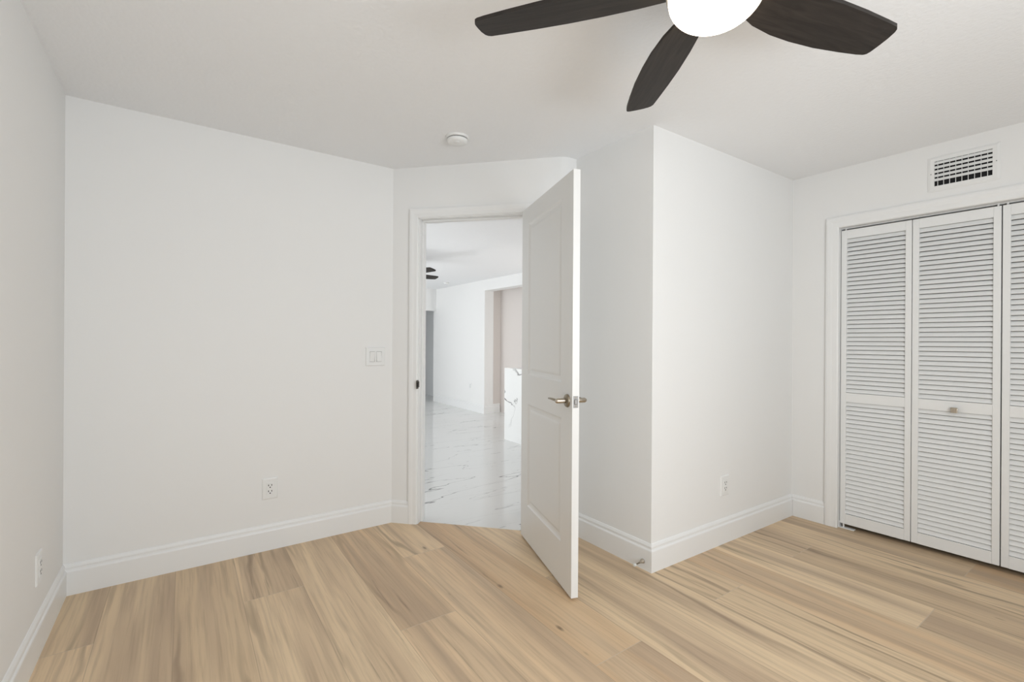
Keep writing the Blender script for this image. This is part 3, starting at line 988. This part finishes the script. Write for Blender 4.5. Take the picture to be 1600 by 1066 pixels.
# ------------------------------------------------------------------ hall beyond the doorway
WX, WY = 4.225, 6.82                           # hall wall plane and the edge of its opening
bm = bmesh.new()
prism(bm, [V2(WX, WY), V2(WX, 8.70), V2(WX + 0.18, 8.70), V2(WX + 0.18, WY)], 0, HC)
prism(bm, [V2(WX, 3.0), V2(WX, WY), V2(WX + 0.18, WY), V2(WX + 0.18, 3.0)], 2.115, HC)
prism(bm, [V2(WX, 2.35), V2(WX, 3.0), V2(WX + 0.18, 3.0), V2(WX + 0.18, 2.35)], 0, HC)
structure('wall_hall', bm, M_WALL, 'bright white hall wall with a wide opening, beyond the door', 'wall')
bm = bmesh.new()
prism(bm, [V2(4.58, 2.35), V2(4.58, 7.3), V2(4.68, 7.3), V2(4.68, 2.35)], 0, HC)
prism(bm, [V2(WX + 0.18, 6.86), V2(4.58, 6.86), V2(4.58, 7.0), V2(WX + 0.18, 7.0)], 0, HC)
structure('wall_alcove', bm, M_PINK, 'blush beige wall inside the opening of the hall wall', 'wall')
bm = bmesh.new()
box(bm, HALL_X0, WX, 8.70, 8.82, 1.86, HC)
box(bm, HALL_X0, 2.2, 8.70, 8.82, 0, 1.86)
box(bm, WX, WX + 0.6, 8.70, 8.82, 0, HC)
structure('wall_hall_end', bm, M_WALL, 'white wall at the far end of the hall, above a dim opening', 'wall')
bm = bmesh.new()
box(bm, 1.6, 4.8, 10.2, 10.3, 0, HC)
box(bm, 4.6, 4.7, 8.82, 10.2, 0, HC)
box(bm, 1.6, 1.7, 8.82, 10.2, 0, HC)
structure('wall_far_room', bm, M_GREYDOOR, 'dim grey wall of the farthest room, a sliver by the jamb', 'wall')
bm = bmesh.new()
for (y0, y1, z0, z1) in ((3.2, 4.8, 0, HC), (8.4, 8.82, 0, HC), (4.8, 8.4, 2.15, HC)):
    box(bm, HALL_X0 - 0.12, HALL_X0, y0, y1, z0, z1)
structure('wall_hall_left', bm, M_WALL, 'white hall wall holding the glass door, outside the view', 'wall')
bm = bmesh.new()
box(bm, HALL_X0 - 0.12, A.x - T, A.y, A.y + T, 0, HC)
box(bm, Q.x, 5.0, Q.y + 0.005, Q.y + T, 0, HC)
structure('wall_hall_near', bm, M_WALL, 'white hall wall backing onto the bedroom, outside the view', 'wall')
gd = thing('window_2', (HALL_X0 - 0.06, 6.6, 0), 0, 'white framed glass door in the hall, outside the view', 'window', kind='structure')
bm = bmesh.new()
for a in ((-1.8, -1.74, 0, 2.15), (1.74, 1.8, 0, 2.15), (-0.03, 0.03, 0, 2.15), (-1.8, 1.8, 0, 0.06), (-1.8, 1.8, 2.09, 2.15)):
    box(bm, -0.03, 0.03, a[0], a[1], a[2], a[3])
link_mesh('window_frame', bm, M_TRIM, gd)
bm = bmesh.new(); box(bm, -0.004, 0.004, -1.77, 1.77, 0.03, 2.12)
link_mesh('glass_pane', bm, M_GLASS, gd)
baseboard('baseboard_hall', V2(WX, 8.70), V2(WX, WY), V2(-1, 0), 0, 1, 'white baseboard along the bright hall wall')
baseboard('baseboard_reveal', V2(WX, WY), V2(WX + 0.18, WY), V2(0, -1), -1, 1, 'short white baseboard on the end of the hall wall')
baseboard('baseboard_alcove', V2(WX + 0.18, 6.86), V2(4.58, 6.86), V2(0, -1), 0, -1, 'baseboard on the blush wall inside the hall opening')
o4 = copy_tree(o1); o4['label'] = 'faint white outlet low on the hall wall beyond the door'
on_wall(o4, V2(WX, 0), V2(0, 1), V2(-1, 0), 7.28, 0.44)

isl = thing('kitchen_island', (3.35, 4.92, 0), 0, 'white veined quartz island end just left of the open door', 'kitchen island')
bm = bmesh.new(); box(bm, 0.0, 0.62, -0.04, 0.0, 0, 0.872, None, 0.001, 1)
link_mesh('waterfall_end', bm, M_QUARTZ, isl)
bm = bmesh.new(); box(bm, 0.0, 0.62, -1.55, 0.0, 0.872, 0.912, None, 0.001, 1)
link_mesh('countertop', bm, M_QUARTZ, isl)
bm = bmesh.new(); box(bm, 0.0, 0.04, -1.55, -0.04, 0, 0.872, None, 0.001, 1)
link_mesh('side_panel', bm, M_QUARTZ, isl)
bm = bmesh.new(); box(bm, 0.04, 0.58, -1.52, -0.04, 0.09, 0.872)
link_mesh('cabinet_body', bm, M_TRIM, isl)
